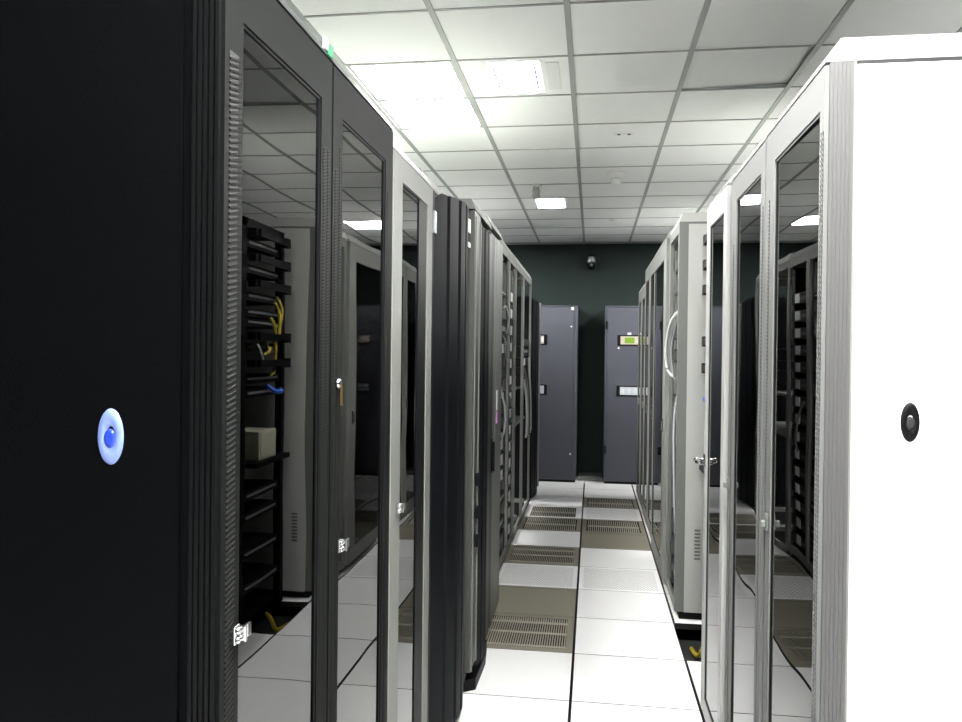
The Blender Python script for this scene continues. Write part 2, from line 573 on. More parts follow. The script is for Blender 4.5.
# ------------------------------------------------------------------ server racks
class Rack:
    """y0..y1 along the aisle, front plane x = xf, s = +1 when the rack goes back to +x"""

    def __init__(R, y0, y1, xf, s, h, label, cat='server rack', depth=1.0, fm='grey_light', cap=0.045, group=None):
        R.y0, R.y1, R.xf, R.s, R.h, R.depth = y0, y1, xf, s, h, depth
        R.org = (xf + s * depth / 2, (y0 + y1) / 2, 0)
        R.root = thing('server_rack', R.org, label, cat, group)
        R.fm = fm
        R.cap = cap

    def X(R, d):
        return R.xf + R.s * d

    def bx(R, mb, d0, d1, y0, y1, z0, z1):
        return mb.box(R.X(d0), R.X(d1), y0, y1, z0, z1)

    def part(R, mb, name, material, parent=None, bevel=0.0, smooth=False):
        return mb.build(name, material, parent or R.root, R.org, bevel, smooth)

    def carcass(R, fm=None, panel=None, d0=0.03, post=0.045, sides=(True, True), back=True, floor_gap=0.05, inner='black_plain', topslab=True, pd=None):
        fm = fm or R.fm
        y0, y1, h, D = R.y0, R.y1, R.h, R.depth
        mb = MB()
        for ya, yb in ((y0, y0 + post), (y1 - post, y1)):
            for da, db in ((d0, d0 + (pd or post)), (D - post, D)):
                R.bx(mb, da, db, ya, yb, floor_gap, h)
        for z0, z1 in ((floor_gap, floor_gap + 0.06), (h - 0.06, h)):
            R.bx(mb, d0 + 0.002, d0 + (pd or post) - 0.002, y0 + post, y1 - post, z0, z1)
            R.bx(mb, D - post + 0.002, D - 0.002, y0 + post, y1 - post, z0, z1)
            for ya, yb in ((y0 + 0.002, y0 + post - 0.002), (y1 - post + 0.002, y1 - 0.002)):
                R.bx(mb, d0 + post, D - post, ya, yb, z0, z1)
        R.part(mb, 'frame', fm)
        if floor_gap:
            mb = MB()
            R.bx(mb, d0 + 0.03, D - 0.03, y0 + 0.02, y1 - 0.02, 0.0, floor_gap)
            R.part(mb, 'plinth', 'black_plain')
        mb = MB()
        R.bx(mb, d0 + post, D - post, y0 + post, y1 - post, floor_gap, floor_gap + 0.02)
        R.part(mb, 'base_plate', inner)
        if topslab:
            mb = MB()
            R.bx(mb, d0 + post, D - post, y0 + post, y1 - post, h - 0.03, h - 0.01)
            R.part(mb, 'top_plate', panel or fm)
        for on, ya, yb in ((sides[0], y0 + 0.004, y0 + 0.016), (sides[1], y1 - 0.016, y1 - 0.004)):
            if on:
                mb = MB()
                R.bx(mb, d0 + post + 0.001, D - post - 0.001, ya, yb, floor_gap + 0.06, h - 0.06)
                R.part(mb, 'side_panel', panel or fm)
                mb = MB()
                yi = (ya + yb) / 2 + (0.012 if ya < (y0 + y1) / 2 else -0.012)
                R.bx(mb, d0 + post + 0.004, D - post - 0.004, yi - 0.004, yi + 0.004, floor_gap + 0.06, h - 0.06)
                R.part(mb, 'inner_lining', inner)
        if back:
            mb = MB()
            R.bx(mb, D - 0.03, D - 0.02, y0 + post, y1 - post, floor_gap + 0.06, h - 0.06)
            R.part(mb, 'rear_panel', inner)

    def topcap(R, material, dz=0.05, chamfer=0.03, inset=0.0, over=0.0):
        h, D = R.h, R.depth
        prof = [(R.X(inset), h), (R.X(inset + chamfer * 0.25), h + dz * 0.35), (R.X(inset + chamfer), h + dz), (R.X(D), h + dz), (R.X(D), h)]
        mb = MB().extr_y(prof, R.y0, R.y1)
        return R.part(mb, 'top_cap', material)

    def glass_door(R, gy0, gy1, gz0, gz1, dz0, dz1, material, vents=(), gasket='black_plain', dy=0.004, thick=0.026, tilt=0.0):
        """door frame around a smoked pane; vents: list of (ya, yb) slotted strips"""
        y0, y1 = R.y0 + dy, R.y1 - dy
        mb = MB()
        R.bx(mb, 0, thick, y0, gy0, dz0, dz1)
        R.bx(mb, 0, thick, gy1, y1, dz0, dz1)
        R.bx(mb, 0, thick, gy0, gy1, dz0, gz0)
        R.bx(mb, 0, thick, gy0, gy1, gz1, dz1)
        door = R.part(mb, 'door', material)
        g = 0.006
        mb = MB()
        R.bx(mb, 0.004, 0.02, gy0, gy0 + g, gz0, gz1)
        R.bx(mb, 0.004, 0.02, gy1 - g, gy1, gz0, gz1)
        R.bx(mb, 0.004, 0.02, gy0 + g, gy1 - g, gz0, gz0 + g)
        R.bx(mb, 0.004, 0.02, gy0 + g, gy1 - g, gz1 - g, gz1)
        R.part(mb, 'gasket', gasket, door)
        mb = MB()
        dn, df = (0.007 + tilt, 0.007) if tilt else (0.007, 0.007)     # the pane may sit a little askew in its frame
        pl = [(R.X(dn), gy0 + g), (R.X(dn + 0.005), gy0 + g), (R.X(df + 0.005), gy1 - g), (R.X(df), gy1 - g)]
        mb.prism(pl, gz0 + g, gz1 - g)
        R.part(mb, 'glass', 'smoked_glass', door)
        for (va, vb, vz0, vz1, pitch, vm) in vents:
            mb = MB()
            R.bx(mb, -0.0006, 0.002, va, vb, vz0, vz1)
            R.part(mb, 'vent_recess', 'void_black', door)
            mb = MB()
            n = int((vz1 - vz0) / pitch)
            for k in range(n):
                z = vz0 + (k + 0.5) * pitch
                sl = pitch * 0.35
                hh = pitch * 0.19
                xa, xb = R.X(-0.0022), R.X(0.0)
                xa, xb = min(xa, xb), max(xa, xb)
                mb.hexa([(xa, va, z - sl - hh), (xb, va, z - sl - hh), (xb, vb, z + sl - hh), (xa, vb, z + sl - hh),
                         (xa, va, z - sl + hh), (xb, va, z - sl + hh), (xb, vb, z + sl + hh), (xa, vb, z + sl + hh)])
            o = R.part(mb, 'vent_slats', vm, door)
            o['kind'] = 'stuff'
        return door

    def hinge_latch(R, y, z, door):
        mb = MB()
        R.bx(mb, -0.012, -0.0025, y - 0.011, y + 0.011, z - 0.017, z + 0.017)
        R.bx(mb, -0.026, -0.012, y + 0.002, y + 0.011, z - 0.014, z + 0.016)
        R.bx(mb, -0.026, -0.018, y + 0.011, y + 0.028, z - 0.008, z + 0.016)
        o = R.part(mb, 'latch', 'chrome', door, bevel=0.002)
        o['label'] = 'chrome latch'
        mb = MB()
        for dz in (-0.009, 0.008):
            mb.lathe((R.X(-0.012), y - 0.004, z + dz), (-R.s, 0, 0), [(0.0065, 0), (0.0065, 0.004), (0.003, 0.007)], 12)
        R.part(mb, 'latch_screw', 'chrome', door, smooth=True)

    def key_handle(R, y, z, door):
        mb = MB().lathe((R.X(0), y, z), (-R.s, 0, 0), [(0.013, 0), (0.013, 0.008), (0.009, 0.014)], 14)
        R.part(mb, 'lock', 'chrome', door, smooth=True)
        mb = MB()
        R.bx(mb, -0.016, -0.014, y - 0.006, y + 0.006, z - 0.055, z - 0.004)
        R.part(mb, 'key', 'brass', door)

    def swing_handle(R, y, z, door, material='chrome', L=0.12):
        mb = MB()
        R.bx(mb, -0.006, 0, y - 0.014, y + 0.014, z - L / 2, z + L / 2)
        R.bx(mb, -0.02, -0.006, y - 0.009, y + 0.009, z - L / 2 + 0.01, z + L / 2 - 0.02)
        o = R.part(mb, 'handle', material, door, bevel=0.003)

    def ribbed_post(R, d0, d1, material, z0=0.05, n=6, dark=None, proud=0.004, deep=0.003):
        """corner extrusion with vertical ribs on the near (camera-side) face"""
        h = R.h
        y = R.y0
        pts = [(R.X(d0), y + 0.02)]
        for k in range(n):
            a = d0 + (d1 - d0) * k / n
            b = d0 + (d1 - d0) * (k + 0.62) / n
            c = d0 + (d1 - d0) * (k + 1.0) / n
            pts += [(R.X(a), y - proud), (R.X(b), y - proud), (R.X(b + (c - b) * 0.15), y + deep), (R.X(c - (c - b) * 0.15), y + deep)]
        pts += [(R.X(d1), y + 0.02)]
        mb = MB().prism(pts, z0, h)
        return R.part(mb, 'corner_post', material)

    def oval_lock(R, x, z, rim, core, rz=0.05, rx=0.025):
        y = R.y0
        c = (x, y + 0.004, z)
        mb = MB().lathe(c, (0, -1, 0), [(rz, 0.0), (rz, 0.004), (rz * 0.9, 0.008), (rz * 0.42, 0.0075), (rz * 0.36, 0.004)], 32, rx / rz)
        o = R.part(mb, 'oval_latch', rim, smooth=True)
        mb = MB().lathe((x, y + 0.004, z - 0.003), (0, -1, 0), [(rz * 0.36, 0.003), (rz * 0.33, 0.0085), (rz * 0.2, 0.0095)], 24, 0.62)
        o2 = R.part(mb, 'latch_button', core, o, smooth=True)
        return o


# ---------- left row, near: two black racks with smoked doors
R = Rack(1.29, 1.862, -0.64, -1, 2.352, 'black server rack nearest on the left, pale blue oval latch on its side')
R.carcass('black_coat', 'black_coat', d0=0.028)
R.topcap('dark_cap', 0.045, 0.03)
d = R.glass_door(1.366, 1.786, 0.14, 2.24, 0.06, 2.345, 'dark_frame',
                 vents=((1.312, 1.346, 0.2, 2.17, 0.0105, 'dark_frame'), (1.800, 1.822, 0.2, 2.13, 0.008, 'dark_frame'), (1.828, 1.848, 0.2, 2.13, 0.008, 'dark_frame')))
R.hinge_latch(1.338, 1.126, d)
R.ribbed_post(0.0075, 0.060, 'black_plain', n=5)
# outer face of the side panel seen from the camera
mb = MB()
R.bx(mb, 0.075, 0.96, 1.284, 1.2935, 0.06, 2.34)
R.part(mb, 'outer_panel', 'black_coat')
R.y0 = 1.284
R.oval_lock(-0.8435, 1.484, 'oval_pale', 'oval_blue')
mb = MB()
R.bx(mb, -0.0015, 0.006, 1.822, 1.858, 2.356, 2.385)
o = R.part(mb, 'sticker', 'sticker_green')
o['label'] = 'green and white sticker'
mb = MB()
R.bx(mb, -0.0015, 0.006, 1.805, 1.822, 2.364, 2.39)
R.part(mb, 'sticker', 'sticker_white', o)

R = Rack(1.866, 2.455, -0.64, -1, 2.352, 'black server rack with smoked glass door and a key hanging from its lock')
R.carcass('black_coat', 'black_coat', d0=0.028)
R.topcap('dark_cap', 0.045, 0.03)
d = R.glass_door(1.943, 2.366, 0.14, 2.235, 0.06, 2.345, 'dark_frame',
                 vents=((1.885, 1.905, 0.2, 2.10, 0.008, 'dark_frame'), (1.918, 1.936, 0.2, 2.16, 0.008, 'dark_frame'), (2.385, 2.402, 0.2, 2.15, 0.008, 'dark_frame')))
R.hinge_latch(1.925, 1.146, d)
R.key_handle(1.909, 1.56, d)

# ---------- left row: light grey rack
R = Rack(2.459, 3.09, -0.64, -1, 2.298, 'light grey server rack between the black glass-door racks and the bulging black rack')
R.carcass('grey_light', 'grey_light', d0=0.028)
R.topcap('grey_light', 0.05, 0.03)
d = R.glass_door(2.587, 2.993, 0.14, 2.215, 0.06, 2.295, 'grey_light')
mb = MB()
R.bx(mb, 0.003, 0.0068, 2.855, 2.987, 0.146, 2.209)
o = R.part(mb, 'glass_edge_band', 'black_plain', d)
R.hinge_latch(2.535, 1.124, d)


# ---------- left row: black racks with bulging ribbed doors
def bulge_profile(xf, s, y0, y1, amp, ribs, groove=0.008, n=64):
    """plan outline of a ribbed convex door, from y0 to y1, bulging towards the aisle"""
    pts = []
    for k in range(n + 1):
        t = k / n
        y = y0 + (y1 - y0) * t
        b = amp * (math.sin(PI * (0.1 + 0.8 * t)) - math.sin(PI * 0.1)) / (1 - math.sin(PI * 0.1))
        ph = (t * ribs) % 1.0
        g = groove if ph > 0.78 else 0.0
        pts.append((xf - s * (b - g), y))
    pts += [(xf + s * 0.03, y1), (xf + s * 0.03, y0)]
    return pts


R = Rack(3.096, 3.715, -0.645, -1, 2.33, 'black rack with a bulging ribbed door and silver latch, beside the light grey rack')
R.carcass('black_plain', 'black_plain', d0=0.032)
prof = bulge_profile(-0.645, -1, 3.155, 3.70, 0.088, 6.0)
tops = []
for (x, y) in prof:
    t = (y - 3.155) / 0.545
    tops.append(2.30 - 0.05 * max(0, t - 0.35) ** 1.6 - 0.02 * max(0, 0.06 - t) / 0.06)
mb = MB().prism(prof, 0.055, 2.3, tops)
d = R.part(mb, 'bulged_door', 'navy_black')
mb = MB()
R.bx(mb, 0, 0.03, 3.098, 3.150, 0.06, 2.30)
R.part(mb, 'hinge_flange', 'black_plain')
mb = MB()
R.bx(mb, -0.012, 0.0, 3.103, 3.14, 2.125, 2.215)
R.part(mb, 'latch', 'silver_front', bevel=0.003)
for z0, z1 in ((2.185, 2.245), (2.12, 2.14)):
    mb = MB()
    mb.box(-0.5585, -0.553, 3.475, 3.52, z0, z1)
    R.part(mb, 'label_plate', 'sticker_white', d)
R.topcap('grey_light', 0.055, 0.02, inset=0.03)
mb = MB().prism([(-0.66, 3.17), (-0.60, 3.3), (-0.585, 3.45), (-0.61, 3.6), (-0.66, 3.7)], 0.0, 0.05)
R.part(mb, 'foot', 'black_plain')

# grey-framed rack with a black ribbed door
R = Rack(3.722, 4.372, -0.565, -1, 2.335, 'grey framed rack with narrow black ribbed door just past the bulging black rack', depth=1.0)
R.carcass('grey_green', 'grey_green', d0=0.03)
R.topcap('grey_light', 0.05, 0.02)
mb = MB()
R.bx(mb, 0, 0.03, 3.724, 3.905, 0.10, 2.33)
d = R.part(mb, 'door_stile', 'grey_green', bevel=0.004)
mb = MB()
R.bx(mb, -0.006, 0.0, 3.74, 3.752, 0.10, 2.30)
R.bx(mb, -0.006, 0.0, 3.885, 3.90, 0.10, 2.30)
R.part(mb, 'stile_bead', 'grey_mid', d)
prof = bulge_profile(-0.565, -1, 3.915, 4.24, 0.022, 4.0, 0.006, 40)
mb = MB().prism(prof, 0.055, 2.28)
d = R.part(mb, 'ribbed_door', 'navy_black')
mb = MB()
R.bx(mb, 0, 0.03, 4.25, 4.37, 0.06, 2.30)
R.part(mb, 'door_stile', 'grey_green')
for z in (0.72, 0.86, 1.02):
    mb = MB()
    R.bx(mb, -0.02, 0.0, 3.80, 3.84, z - 0.03, z + 0.03)
    R.part(mb, 'handle', 'black_plain', bevel=0.004)
mb = MB().prism([(-0.60, 3.74), (-0.545, 3.78), (-0.54, 4.1), (-0.56, 4.3), (-0.60, 4.36)], 0.0, 0.055)
R.part(mb, 'foot', 'black_plain')

R = Rack(4.378, 4.995, -0.575, -1, 2.37, 'dark grey rack with pale corner posts, before the open cable racks on the left')
R.carcass('grey_mid', 'grey_mid', d0=0.03)
R.topcap('grey_light', 0.05, 0.02)
mb = MB()
R.bx(mb, 0, 0.028, 4.382, 4.56, 0.06, 2.33)
d = R.part(mb, 'door', 'dark_cap')
mb = MB()
R.bx(mb, 0, 0.028, 4.57, 4.66, 0.06, 2.33)
R.bx(mb, 0, 0.028, 4.67, 4.99, 0.06, 2.33)
R.part(mb, 'door_panel', 'grey_mid')
R.swing_handle(4.52, 1.05, d, 'black_plain', 0.2)
mb = MB()
R.bx(mb, -0.004, 0.0, 4.72, 4.80, 1.30, 1.42)
o = R.part(mb, 'sticker', 'sticker_white')
mb = MB()
R.bx(mb, -0.004, 0.0, 4.72, 4.80, 1.22, 1.29)
R.part(mb, 'sticker', 'cable_purple')


# ---------- equipment
def server(y0, y1, xf, s, z0, h, depth, label, group, front='black_plain', kind=0, name='rack_server', cat='server'):
    """rack unit: chassis with ears, face plate with a port row, lamps"""
    org = (xf + s * depth / 2, (y0 + y1) / 2, z0)
    t = thing(name, org, label, cat, group)

    def B(mb, d0, d1, ya, yb, za, zb):
        return mb.box(xf + s * d0, xf + s * d1, ya, yb, za, zb)
    B(MB(), 0.012, depth, y0 + 0.012, y1 - 0.012, z0, z0 + h).build('chassis', 'black_plain', t, org)
    B(MB(), 0, 0.012, y0, y1, z0 + 0.001, z0 + h - 0.001).build('face_plate', front, t, org)
    if kind == 0:     # silver strip with ports
        B(MB(), -0.004, 0, y0 + 0.05, y1 - 0.05, z0 + h * 0.45, z0 + h * 0.72).build('port_strip', 'silver_front', t, org)
    elif kind == 1:   # drive bays
        mb = MB()
        n = 6
        for k in range(n):
            a = y0 + 0.04 + k * (y1 - y0 - 0.08) / n
            B(mb, -0.006, 0, a, a + (y1 - y0 - 0.08) / n - 0.008, z0 + h * 0.15, z0 + h * 0.85)
        mb.build('drive_bay', 'dark_cap', t, org)
        B(MB(), -0.008, -0.001, y0 + 0.012, y0 + 0.036, z0 + h * 0.25, z0 + h * 0.75).build('status_plate', 'sticker_white', t, org)
    elif kind == 2:   # pale label at the near end
        B(MB(), -0.006, 0, y0 + 0.22, y0 + 0.33, z0 + h * 0.1, z0 + h * 0.9).build('status_plate', 'sticker_white', t, org)
        B(MB(), -0.004, 0, y0 + 0.02, y0 + 0.2, z0 + h * 0.3, z0 + h * 0.6).build('grille', 'dark_cap', t, org)
    return t


def cable(pts, r, material, label, group=None, name='network_cable'):
    pts = bez(pts)
    o = MB().tube(pts, r, 6).build(name, material, None, tuple(pts[0]), smooth=True)
    return tag(o, label, 'cable', group)


# ---------- left row: open racks with equipment
def open_rack(y0, y1, xf, s, h, label, fm='grey_light', depth=0.95, sides=(True, True), back=True, cap='grey_light', floor_gap=0.05, post=0.035):
    R = Rack(y0, y1, xf, s, h, label, depth=depth)
    R.carcass(fm, fm, d0=0.0, post=post, sides=sides, back=back, floor_gap=floor_gap, pd=0.018)
    R.topcap(cap, 0.05, 0.02)
    mb = MB()
    for ya in (y0 + post + 0.001, y1 - post - 0.021):
        R.bx(mb, 0.034, 0.05, ya, ya + 0.02, floor_gap + 0.08, h - 0.08)
    R.part(mb, 'mounting_rail', 'grey_mid')
    return R


XO = -0.655
ORD = 'first second third fourth fifth sixth seventh eighth ninth tenth eleventh twelfth thirteenth fourteenth fifteenth sixteenth seventeenth eighteenth nineteenth twentieth'.split()
where = ('left open rack next to the pale-posted dark rack', 'left open rack with the cable loops', 'left open rack with the column of white plates')
g_open = 'servers in the open racks of the left row'
for n, (a, b, label) in enumerate(((5.0, 5.598, 'grey open rack on the left next to the pale-posted dark rack'),
                                   (5.602, 6.188, 'grey open rack on the left with cable loops, middle of the open ones'),
                                   (6.192, 6.76, 'grey open rack on the left with a column of white plates'))):
    open_rack(a, b, XO, -1, 2.44, label)
    z = 0.14
    k = 0
    while z < 2.2:
        h = random.choice((0.044, 0.088, 0.088, 0.132))
        kind = 2 if n == 2 else random.choice((0, 1, 2))
        if n == 2:
            h = 0.088
        server(a + 0.057, b - 0.057, XO - 0.022, -1, z, h, 0.6, f'{ORD[k]} unit from the bottom in the {where[n]}', g_open, kind=kind)
        z += h + (0.05 if n == 2 else random.choice((0.004, 0.03, 0.10)))
        k += 1
cable([(XO + 0.004, 5.72, 1.98), (XO + 0.02, 5.78, 1.99), (XO + 0.03, 5.86, 1.9), (XO + 0.01, 5.92, 1.82), (XO + 0.002, 5.95, 1.80)], 0.007, 'cable_white', 'upper white cable loop hanging out of the left open rack')
cable([(XO - 0.004, 5.72, 1.78), (XO + 0.03, 5.75, 1.70), (XO + 0.02, 5.85, 1.60), (XO - 0.004, 5.9, 1.72)], 0.006, 'cable_grey', 'lower grey cable loop hanging out of the left open rack')
cable([(XO - 0.004, 5.66, 1.40), (XO + 0.025, 5.7, 1.25), (XO + 0.02, 5.74, 1.10), (XO - 0.004, 5.78, 1.0)], 0.008, 'cable_white', 'white cable drooping at waist height in the left open rack')
cable([(XO - 0.004, 6.3, 1.3), (XO + 0.02, 6.36, 1.18), (XO + 0.02, 6.42, 1.0), (XO - 0.004, 6.46, 0.9)], 0.009, 'cable_grey', 'grey cable drooping in front of the white plate column')

# see-through frames further down the left row
for a, b, label in ((6.80, 7.66, 'pale open frame rack on the left, see-through above the perforated tile'),
                    (7.68, 8.60, 'pale open frame rack on the left, last before the short black rack')):
    R = Rack(a, b, -0.67, -1, 2.46, label, depth=0.55)
    R.carcass('grey_light', 'grey_light', d0=0.0, post=0.05, sides=(False, False), back=False, floor_gap=0.0, topslab=False, pd=0.02)
    R.topcap('white_trim', 0.05, 0.02)
    mb = MB()
    for z in (0.95, 1.30):
        R.bx(mb, 0.052, 0.5, a + 0.052, b - 0.052, z, z + 0.02)
    R.part(mb, 'shelf', 'grey_mid')
for k in range(5):
    y = 7.80 + 0.12 * k
    z = 1.32
    server(7.75, 8.53, -0.695, -1, 1.325 + 0.0 if k == 0 else 1.325 + 0.10 * k, 0.085, 0.4, f'{ORD[k]} unit from the bottom in the last see-through frame rack', g_open, kind=k % 3)
for k in range(4):
    y = 7.85 + 0.17 * k
    cable([(-0.675, y, 1.37 + 0.08 * k), (-0.655, y + 0.03, 1.22), (-0.648, y + 0.06, 1.02 - 0.05 * k), (-0.652, y + 0.08, 0.86), (-0.66, y + 0.1, 0.80)],
          0.011, ('cable_white', 'cable_grey', 'cable_black', 'cable_white')[k],
          ('white cable hanging from the last open frame rack, nearest one', 'grey cable hanging from the last open frame rack',
           'black cable hanging from the last open frame rack', 'white cable hanging from the last open frame rack, farthest one')[k], 'cables of the far left frame rack')

# short black rack with rounded front at the end of the left row
R = Rack(8.74, 9.62, -0.66, -1, 2.25, 'short black rack with rounded ribbed front at the far end of the left row')
R.carcass('navy_black', 'navy_black', d0=0.032)
R.topcap('navy_black', 0.04, 0.02)
prof = bulge_profile(-0.66, -1, 8.76, 9.50, 0.035, 4.0, 0.006, 40)
mb = MB().prism(prof, 0.03, 2.25)
R.part(mb, 'rounded_door', 'navy_black')
mb = MB()
R.bx(mb, -0.03, 0.03, 9.53, 9.60, 0.04, 2.27)
R.part(mb, 'corner_post', 'grey_light')

# ---------- right row: three grey racks with smoked glass doors
R = Rack(1.855, 2.462, 0.51, 1, 2.302, 'white sided server rack nearest on the right, black oval latch on its side')
R.carcass('grey_light', 'white_coat', d0=0.028)
R.topcap('white_trim', 0.052, 0.032)
d = R.glass_door(1.895, 2.345, 0.12, 2.203, 0.06, 2.296, 'grey_right',
                 vents=((1.862, 1.871, 0.2, 2.15, 0.0115, 'grey_rib'), (1.876, 1.886, 0.2, 2.15, 0.0115, 'grey_rib'), (2.40, 2.414, 0.15, 2.1, 0.0115, 'grey_rib')), tilt=0.0045)
R.swing_handle(2.372, 1.16, d, 'grey_mid', 0.05)
R.ribbed_post(0.009, 0.061, 'grey_rib', n=6, proud=0.003, deep=-0.0015)
mb = MB()
R.bx(mb, 0.0655, 0.97, 1.850, 1.8585, 0.06, 2.292)
R.part(mb, 'outer_panel', 'white_coat')
mb = MB()
R.bx(mb, 0.0655, 0.97, 1.851, 1.8545, 2.293, 2.3015)
R.part(mb, 'panel_seam', 'void_black')
R.y0 = 1.850
R.oval_lock(0.697, 1.498, 'black_plain', 'void_black', 0.044, 0.0205)

R = Rack(2.468, 3.055, 0.51, 1, 2.298, 'grey server rack with smoked glass door, middle of the right trio')
R.carcass('grey_light', 'grey_light', d0=0.028)
R.topcap('white_trim', 0.052, 0.03)
d = R.glass_door(2.53, 2.945, 0.12, 2.207, 0.06, 2.292, 'grey_right', vents=((2.49, 2.503, 0.15, 2.1, 0.0115, 'grey_rib'), (2.99, 3.004, 0.15, 2.05, 0.0115, 'grey_rib')))
R.swing_handle(3.03, 1.165, d, 'grey_mid', 0.05)

t = thing('blanking_panel', (0.80, 3.105, 0), 'black blanking panel filling the slot between two right racks', 'panel')
MB().box(0.535, 1.45, 3.062, 3.150, 0.02, 2.26).build('panel', 'black_plain', t, (0.80, 3.105, 0))
MB().box(0.535, 1.45, 3.062, 3.150, 0.0, 0.02).build('foot', 'void_black', t, (0.80, 3.105, 0))

R = Rack(3.157, 3.69, 0.51, 1, 2.312, 'narrow pale grey glass door rack on the right before the open black rack')
R.carcass('grey_light', 'black_plain', d0=0.028)
R.topcap('white_trim', 0.045, 0.03)
d = R.glass_door(3.225, 3.60, 0.11, 2.215, 0.05, 2.308, 'white_trim')
R.swing_handle(3.655, 1.17, d, 'chrome', 0.06)
mb = MB().tube(bez([(0.50, 3.655, 1.17), (0.475, 3.67, 1.175), (0.47, 3.70, 1.16), (0.485, 3.715, 1.15)]), 0.006, 6)
R.part(mb, 'handle_lever', 'chrome', d, smooth=True)

# ---------- right row: open black rack with cable arms, set back behind the lifted tile
XB = 0.72
R = Rack(3.72, 4.955, XB, 1, 2.42, 'black open rack set back on the right, full of switches and cable arms', depth=0.75)
mb = MB()
for ya, yb in ((3.722, 3.77), (4.28, 4.34), (4.905, 4.953)):
    R.bx(mb, 0.0, 0.05, ya, yb, 0.0, 2.42)
    R.bx(mb, 0.70, 0.75, ya, yb, 0.0, 2.42)
R.bx(mb, 0.0, 0.75, 3.722, 4.953, 2.37, 2.42)
R.bx(mb, 0.05, 0.70, 3.722, 4.953, 0.0, 0.03)
R.part(mb, 'frame', 'black_plain')
mb = MB()
R.bx(mb, 0.005, 0.03, 3.772, 4.278, 0.05, 2.36)
R.part(mb, 'cable_duct_cover', 'black_plain')
mb = MB()
R.bx(mb, 0.73, 0.745, 3.77, 4.905, 0.05, 2.36)
R.part(mb, 'rear_panel', 'void_black')
for z in (2.34, 2.19, 2.04, 1.73, 1.57):
    mb = MB()
    R.bx(mb, -0.065, 0.0, 4.84, 4.90, z - 0.03, z + 0.03)
    R.bx(mb, -0.065, -0.05, 4.40, 4.84, z - 0.022, z + 0.022)
    R.bx(mb, -0.05, 0.0, 4.36, 4.40, z - 0.022, z + 0.022)
    R.part(mb, 'cable_arm', 'black_plain')
mb = MB()
R.bx(mb, -0.07, 0.4, 4.345, 4.90, 0.955, 0.985)
R.part(mb, 'shelf', 'black_plain')
g4 = 'switches in the open black rack'
for n, z in enumerate((2.255, 2.10, 1.94, 1.845, 1.785, 1.64, 1.45, 1.365, 0.75, 0.62, 0.40, 0.20)):
    server(4.345, 4.90, XB + 0.012, 1, z, 0.05, 0.45, f'{ORD[n]} network switch from the top in the open black rack', g4, kind=0, name='network_switch', cat='switch')
o = MB().box(0.68, 0.95, 4.44, 4.72, 0.986, 1.16).box(0.674, 0.68, 4.46, 4.70, 1.0, 1.15).build('modem', 'device_ivory', None, (0.8, 4.58, 0.986), bevel=0.006)
tag(o, 'ivory plastic device standing on the open black rack shelf', 'device')
for k, (z0, z1, y) in enumerate(((1.95, 1.70, 4.76), (1.85, 1.50, 4.69), (1.70, 1.62, 4.60), (1.99, 1.80, 4.795))):
    cable([(0.714, y, z0), (0.692, y + 0.02, z0 - 0.05), (0.688, y + 0.03, (z0 + z1) / 2), (0.692, y + 0.01, z1 + 0.02), (0.714, y - 0.02, z1)], 0.012, 'cable_yellow',
          ('yellow patch cable looping down the open black rack, longest of its bunch', 'yellow patch cable in the open black rack, ending lowest', 'yellow patch cable in the open black rack, shortest loop', 'yellow patch cable in the open black rack, starting highest')[k], 'yellow patch cables')
cable([(0.71, 4.62, 1.435), (0.67, 4.65, 1.40), (0.66, 4.75, 1.39), (0.71, 4.86, 1.40)], 0.016, 'cable_blue', 'blue patch cable across the open black rack')
cable([(0.71, 4.42, 1.69), (0.692, 4.44, 1.67), (0.69, 4.50, 1.60), (0.71, 4.54, 1.56)], 0.012, 'cable_white', 'white patch cable in the open black rack')
cable([(0.70, 4.62, 0.02), (0.66, 4.60, 0.0), (0.62, 4.60, -0.07), (0.60, 4.75, -0.085)], 0.014, 'cable_yellow', 'yellow cable dropping into the dark floor opening')
cable([(0.72, 4.30, 0.02), (0.66, 4.35, -0.02), (0.63, 4.45, -0.08), (0.66, 4.55, -0.085)], 0.016, 'cable_black', 'black cable dropping into the dark floor opening')

# ---------- right row: tall grey rack, side panel towards the camera
R = Rack(5.0, 5.60, 0.525, 1, 2.475, 'tall light grey open-fronted rack on the right with its plain side showing')
R.carcass('grey_mid', 'grey_light', d0=0.0, post=0.055, pd=0.02)
mb = MB()
R.bx(mb, 0.02, 0.057, 5.0, 5.03, 0.05, 2.475)
R.part(mb, 'corner_post', 'grey_mid')
R.topcap('grey_side', 0.055, 0.022)
mb = MB()
R.bx(mb, 0.057, 0.97, 4.993, 5.003, 0.05, 2.46)
o = R.part(mb, 'outer_panel', 'grey_side')
mb = MB()
for k in range(9):
    R.bx(mb, 0.115, 0.150, 4.9905, 4.993, 0.38 + k * 0.022, 0.392 + k * 0.022)
R.part(mb, 'vent_slots', 'grey_mid', o)
mb = MB()
R.bx(mb, 0.03, 0.05, 5.058, 5.10, 0.12, 2.36)
R.bx(mb, 0.03, 0.05, 5.50, 5.542, 0.12, 2.36)
R.part(mb, 'mounting_rail', 'grey_mid')
g5 = 'units in the open-fronted grey rack'
for n, z in enumerate((0.2, 0.35, 0.52, 0.75, 0.95, 1.15, 1.3, 1.6, 1.75, 2.05, 2.2)):
    server(5.105, 5.495, 0.553, 1, z, 0.085, 0.5, f'{ORD[n]} black unit from the bottom in the open-fronted tall grey rack', g5, kind=1)
cable([(0.545, 5.16, 1.93), (0.50, 5.20, 1.86), (0.478, 5.28, 1.70), (0.49, 5.26, 1.55), (0.545, 5.18, 1.49)], 0.009, 'cable_white', 'outer white cable loop bowing out of the open grey rack')
